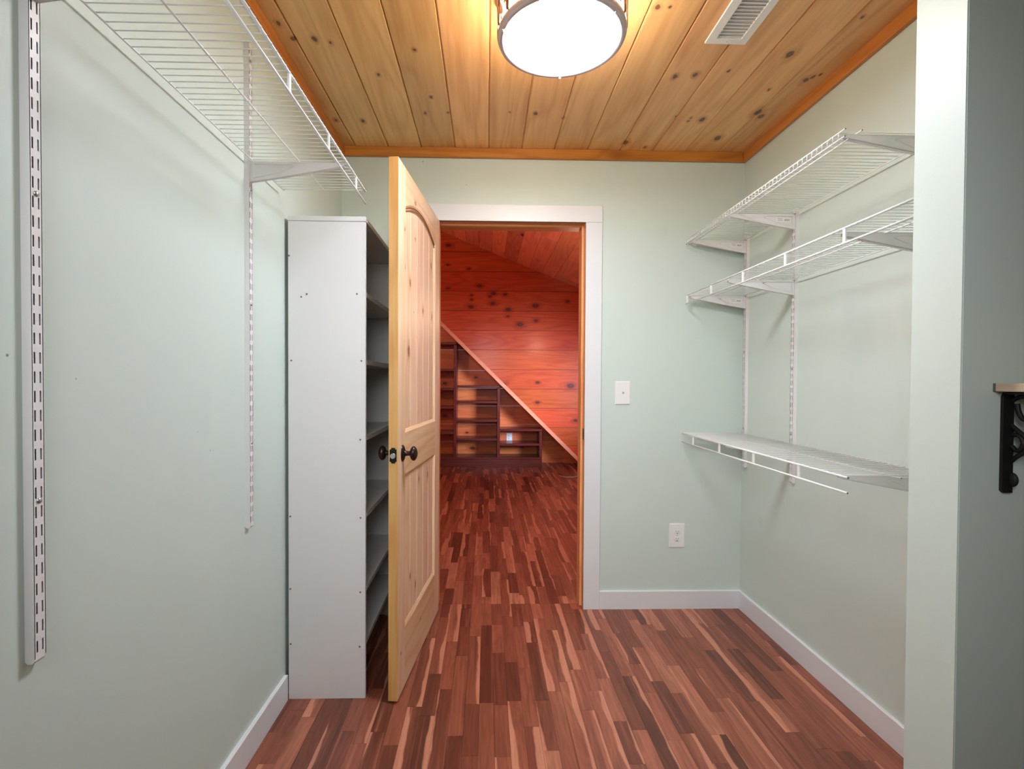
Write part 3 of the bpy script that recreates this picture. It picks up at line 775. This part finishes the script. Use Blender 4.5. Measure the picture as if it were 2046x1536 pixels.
bxo('top_strap', (BXs-w2*0.8, BXs+w2, SY0-0.165, SY0-0.0065, zb-0.006, zb-0.0004), M['iron'], sb, True, 0.001)
def scr(nm, pts, r=0.0044):
    # smooth Catmull-Rom through the (y, z) points, in the y-z plane
    P = [sq(p[0]+0.012, p[1]) for p in pts]; out = []
    for i in range(len(P)-1):
        p0 = P[max(i-1, 0)]; p1 = P[i]; p2 = P[i+1]; p3 = P[min(i+2, len(P)-1)]
        for s_ in range(6):
            u = s_/6
            out.append((SCX, *[0.5*((2*p1[j]) + (-p0[j]+p2[j])*u + (2*p0[j]-5*p1[j]+4*p2[j]-p3[j])*u*u + (-p0[j]+3*p1[j]-3*p2[j]+p3[j])*u**3) for j in (0, 1)]))
    out.append((SCX, *P[-1]))
    bm = bmesh.new(); tube(bm, out, r, 8); obj(nm, bm, M['iron'], sb, True)
scr('scroll', [(1.193, 1.158), (1.184, 1.170), (1.172, 1.179), (1.155, 1.183), (1.125, 1.176), (1.100, 1.150), (1.096, 1.115), (1.112, 1.090), (1.135, 1.092), (1.140, 1.112), (1.125, 1.120)])
scr('scroll', [(1.170, 1.166), (1.167, 1.148), (1.157, 1.130), (1.143, 1.128), (1.138, 1.142), (1.146, 1.152)])
scr('scroll', [(1.193, 1.125), (1.182, 1.112), (1.156, 1.092), (1.130, 1.075), (1.095, 1.062), (1.060, 1.072), (1.040, 1.105), (1.035, 1.150), (1.020, 1.188)])
scr('scroll', [(1.192, 1.083), (1.180, 1.088), (1.168, 1.090), (1.158, 1.083), (1.154, 1.070), (1.160, 1.056), (1.170, 1.052), (1.180, 1.060), (1.192, 1.067)])
scr('scroll', [(1.192, 1.014), (1.182, 1.024), (1.168, 1.038), (1.150, 1.050), (1.125, 1.058), (1.095, 1.062)])
bm = bmesh.new(); yy, zz = sq(1.188, 0.980)
bmesh.ops.create_uvsphere(bm, u_segments=16, v_segments=10, radius=1.0, matrix=Matrix.Translation((SCX-0.002, yy, zz)) @ Matrix.Diagonal((0.006, 0.0115, 0.0145, 1)))
obj('knob', bm, M['iron'], sb, True)
bm = bmesh.new(); yy, zz = sq(1.2, 0.955); tube(bm, [(BXs+0.004, SY0-0.0063, zz), (BXs+0.004, SY0-0.0080, zz)], 0.0030, 10)
obj('screw', bm, M['bronze'], sb, True)

# ------------------------------------------------------------------ attic room beyond the doorway
def clip(poly, f):
    out = []
    for i in range(len(poly)):
        a, b = poly[i], poly[(i+1) % len(poly)]; fa, fb = f(a), f(b)
        if fa >= 0: out.append(a)
        if (fa >= 0) != (fb >= 0):
            t = fa/(fa-fb); out.append((a[0]+(b[0]-a[0])*t, a[1]+(b[1]-a[1])*t))
    return out
AX0, AX1 = -2.6, 2.8
# gable front (cladding boards) and alcove back
gab = struct(thing('wall_gable', (0.3, FF+0.03, 0), 'red orange wall of wide horizontal boards seen through the doorway', 'wall'))
zj = [0.030, 0.304, 0.560, 0.825, 1.097, 1.370, 1.642, 1.914, 2.184, 2.458, 2.730, 3.004, 3.27, 3.54, 3.81, 4.08]
for i in range(len(zj)-1):
    for (xa, xb) in ((AX0, -1.2 if i % 2 else -0.9), (-1.2 if i % 2 else -0.9, AX1)):
        poly = [(xa+0.0005, zj[i]+0.0025), (xb-0.0005, zj[i]+0.0025), (xb-0.0005, zj[i+1]-0.0025), (xa+0.0005, zj[i+1]-0.0025)]
        poly = clip(poly, lambda p: attic_z(p[0])-0.001-p[1])
        poly = clip(poly, lambda p: p[1]-diag_z(p[0]))
        if len(poly) < 3: continue
        area_ = abs(sum(poly[k][0]*poly[(k+1) % len(poly)][1]-poly[(k+1) % len(poly)][0]*poly[k][1] for k in range(len(poly))))/2
        if area_ < 1e-3: continue
        bm = bmesh.new(); prism(bm, poly, 1, FF + random.uniform(0, 0.0015), FF+0.018)
        obj('plank', bm, M['gable'], gab, True)
bk_ = [(AX0, 0.0), (AX1, 0.0), (AX1, 4.2), (AX0, 4.2)]
bk_ = clip(clip(bk_, lambda p: attic_z(p[0])-p[1]), lambda p: p[1]-diag_z(p[0])-0.004)
bm = bmesh.new(); prism(bm, bk_, 1, FF+0.0045, FF+0.0195); obj('backing', bm, M['sub'], gab, True)
alc = struct(thing('wall_alcove', (0.3, FD, 0), 'orange board wall at the back of the built-in shelf alcove', 'wall'))
za = [0.0, 0.088, 0.310, 0.57, 0.84, 1.10, 1.360, 1.663, 1.957, 2.25, 2.55, 2.85, 3.15, 3.45, 3.75, 4.05]
for i in range(len(za)-1):
    poly = [(AX0, za[i]+0.001), (AX1, za[i]+0.001), (AX1, za[i+1]-0.001), (AX0, za[i+1]-0.001)]
    poly = clip(poly, lambda p: diag_z(p[0])+0.05-p[1]); poly = clip(poly, lambda p: attic_z(p[0])-p[1])
    if len(poly) < 3: continue
    bm = bmesh.new(); prism(bm, poly, 1, FD-0.012, FD+0.01); obj('plank', bm, M['alcove'], alc, True)
# sloped soffit of the alcove and its trim
bm = bmesh.new(); xa, xb = AX0, 1.36
prism(bm, [(xa, diag_z(xa)), (xb, diag_z(xb)), (xb, diag_z(xb)+0.03), (xa, diag_z(xa)+0.03)], 1, FF+0.0185, FD-0.0125)
struct(obj('ceiling_alcove', bm, M['attic_wall']), 'sloped board soffit over the built-in shelves', 'ceiling')
bm = bmesh.new(); n_ = Vector((0.983, 1.0)).normalized()
a_ = (xa, diag_z(xa)); b_ = (1.40, diag_z(1.40)); w_ = 0.050
prism(bm, [a_, b_, (b_[0]+n_[0]*w_, b_[1]+n_[1]*w_), (a_[0]+n_[0]*w_, a_[1]+n_[1]*w_)], 1, FF-0.016, FF-0.0004)
bevel(bm, 0.002)
struct(obj('trim_8', bm, M['trim_red']), 'diagonal trim board edging the shelf alcove', 'trim')
# roof slope boards
roof = struct(thing('ceiling_attic', (0.3, 5.0, attic_z(0.3)), 'sloped red board ceiling of the attic room', 'ceiling'))
pitch = 0.1745; x = -0.287 - 14*pitch
rr = random.Random(3)
while x < AX1:
    a, b = max(x, AX0)+0.0006, min(x+pitch, AX1)-0.0006
    cuts = [D+0.12] + sorted(rr.uniform(3.4, 6.9) for _ in range(1 if rr.random() < 0.55 else 2)) + [FD]
    for i in range(len(cuts)-1):
        if cuts[i+1]-cuts[i] < 0.1: continue
        bm = bmesh.new(); g = 0.006; za_, zb_ = attic_z(a), attic_z(b)
        prism(bm, [(a, za_+0.005), (a+g, attic_z(a+g)), (b-g*0.3, attic_z(b-g*0.3)), (b, zb_+0.003), (b, zb_+0.02), (a, za_+0.02)], 1, cuts[i]+0.0006, cuts[i+1]-0.0006)
        obj('plank', bm, M['attic_ceiling'], roof, True)
    x += pitch
bm = bmesh.new(); prism(bm, [(AX0, attic_z(AX0)+0.008), (AX1, attic_z(AX1)+0.008), (AX1, attic_z(AX1)+0.03), (AX0, attic_z(AX0)+0.03)], 1, D+0.12, FD)
obj('backing', bm, M['sub'], roof, True)
# unseen sides of the attic room
bm = bmesh.new(); prism(bm, [(AX0, 0), (XL-0.12, 0), (XL-0.12, attic_z(XL-0.12)+0.02), (AX0, attic_z(AX0)+0.02)], 1, D, D+0.12)
prism(bm, [(XR+0.1, 0), (AX1, 0), (AX1, attic_z(AX1)+0.02), (XR+0.1, attic_z(XR+0.1)+0.02)], 1, D, D+0.12)
prism(bm, [(XL-0.12, H+0.05), (XR+0.1, H+0.05), (XR+0.1, attic_z(XR+0.1)+0.02), (XL-0.12, attic_z(XL-0.12)+0.02)], 1, D, D+0.12)
box(bm, XL-0.12, JL-0.014, D+0.1202, D+0.13, 0, H+0.05); box(bm, JR+0.014, XR+0.1, D+0.1202, D+0.13, 0, H+0.05); box(bm, JL-0.014, JR+0.014, D+0.1202, D+0.13, JH+0.014, H+0.05)
struct(obj('wall_attic_entry', bm, M['attic_wall']), 'attic side of the doorway wall', 'wall')
bm = bmesh.new(); box(bm, AX0-0.1, AX0, D, FD, 0, attic_z(AX0)+0.02)
struct(obj('wall_attic_left', bm, M['attic_wall']), 'attic side wall out of view', 'wall')
WY0, WY1, WZ0, WZ1 = 3.85, 4.85, 0.80, 1.72
bm = bmesh.new()
for d in ((D, WY0, 0, 1.92), (WY1, FD, 0, 1.92), (WY0, WY1, 0, WZ0), (WY0, WY1, WZ1, 1.92)): box(bm, AX1, AX1+0.12, d[0], d[1], d[2], d[3])
struct(obj('wall_attic_right', bm, M['attic_wall']), 'low attic side wall with a window, out of view', 'wall')
win = struct(thing('window_1', (AX1+0.05, 4.35, WZ0), 'attic window out of view that gives the bluish daylight', 'window'))
bm = bmesh.new(); f_ = 0.04
for d in ((WY0, WY0+f_, WZ0, WZ1), (WY1-f_, WY1, WZ0, WZ1), (WY0+f_, WY1-f_, WZ0, WZ0+f_), (WY0+f_, WY1-f_, WZ1-f_, WZ1), (4.33, 4.37, WZ0+f_, WZ1-f_)): box(bm, AX1+0.085, AX1+0.115, d[0], d[1], d[2], d[3])
obj('window_frame', bm, M['white_trim'], win, True)

# built-in stepped shelves
bk = thing('built_in_shelves', (0.0, FF+0.2, 0), 'stepped dark wood shelves under the diagonal trim beyond the doorway', 'shelves')
SF, SBk = FF+0.022, FD-0.013
UT = 0.038
def vp(x0, x1, z1, z0=0.135): bxo('upright', (x0, x1, SF, SBk, z0, z1), M['dark_shelf'], bk, True, 0.002)
def hp(x0, x1, z, nm='shelf'): bxo(nm, (x0, x1, SF+(0.004 if nm == 'shelf' else 0), SBk, z-0.032, z), M['dark_shelf'], bk, True, 0.002)
vp(-0.460, -0.420, 1.710); vp(0.150, 0.190, 1.106); vp(0.745, 0.783, 0.500); vp(-1.06, -1.02, 1.710)
hp(-1.06, -0.420, 1.748, 'top_board'); hp(-0.4195, 0.190, 1.143, 'top_board'); hp(0.1905, 0.783, 0.535, 'top_board')
for z in (1.375, 1.105, 0.848, 0.491): hp(-1.0195, -0.4605, z)
for z in (0.925, 0.665, 0.400): hp(-0.4195, 0.1495, z)
for z in (0.330,): hp(0.1905, 0.7445, z)
bxo('bottom_board', (-1.06, 0.783, SF, SBk, 0.108, 0.1345), M['dark_shelf'], bk, True, 0.002)
bxo('plinth', (-1.06, 0.783, SF-0.012, SF+0.02, 0.0, 0.1075), M['dark_shelf'], bk, True, 0.002)
bxo('shoe_strip', (-1.06, 0.783, SF-0.024, SF-0.0125, 0.0, 0.030), M['dark_shelf'], bk, True, 0.002)

bm = bmesh.new()
cp = [(0.93, 6.36), (0.951, 6.337), (0.998, 6.275), (1.074, 6.262), (1.14, 6.31), (1.194, 6.404), (1.28, 6.56), (1.376, 6.727), (1.5, 6.82)]
tube(bm, [(x_, y_, 0.0042) for x_, y_ in cp], 0.004, 8)
tag(obj('cord', bm, M['cord']), 'thin pale cord lying on the attic floor behind the door jamb', 'cord')
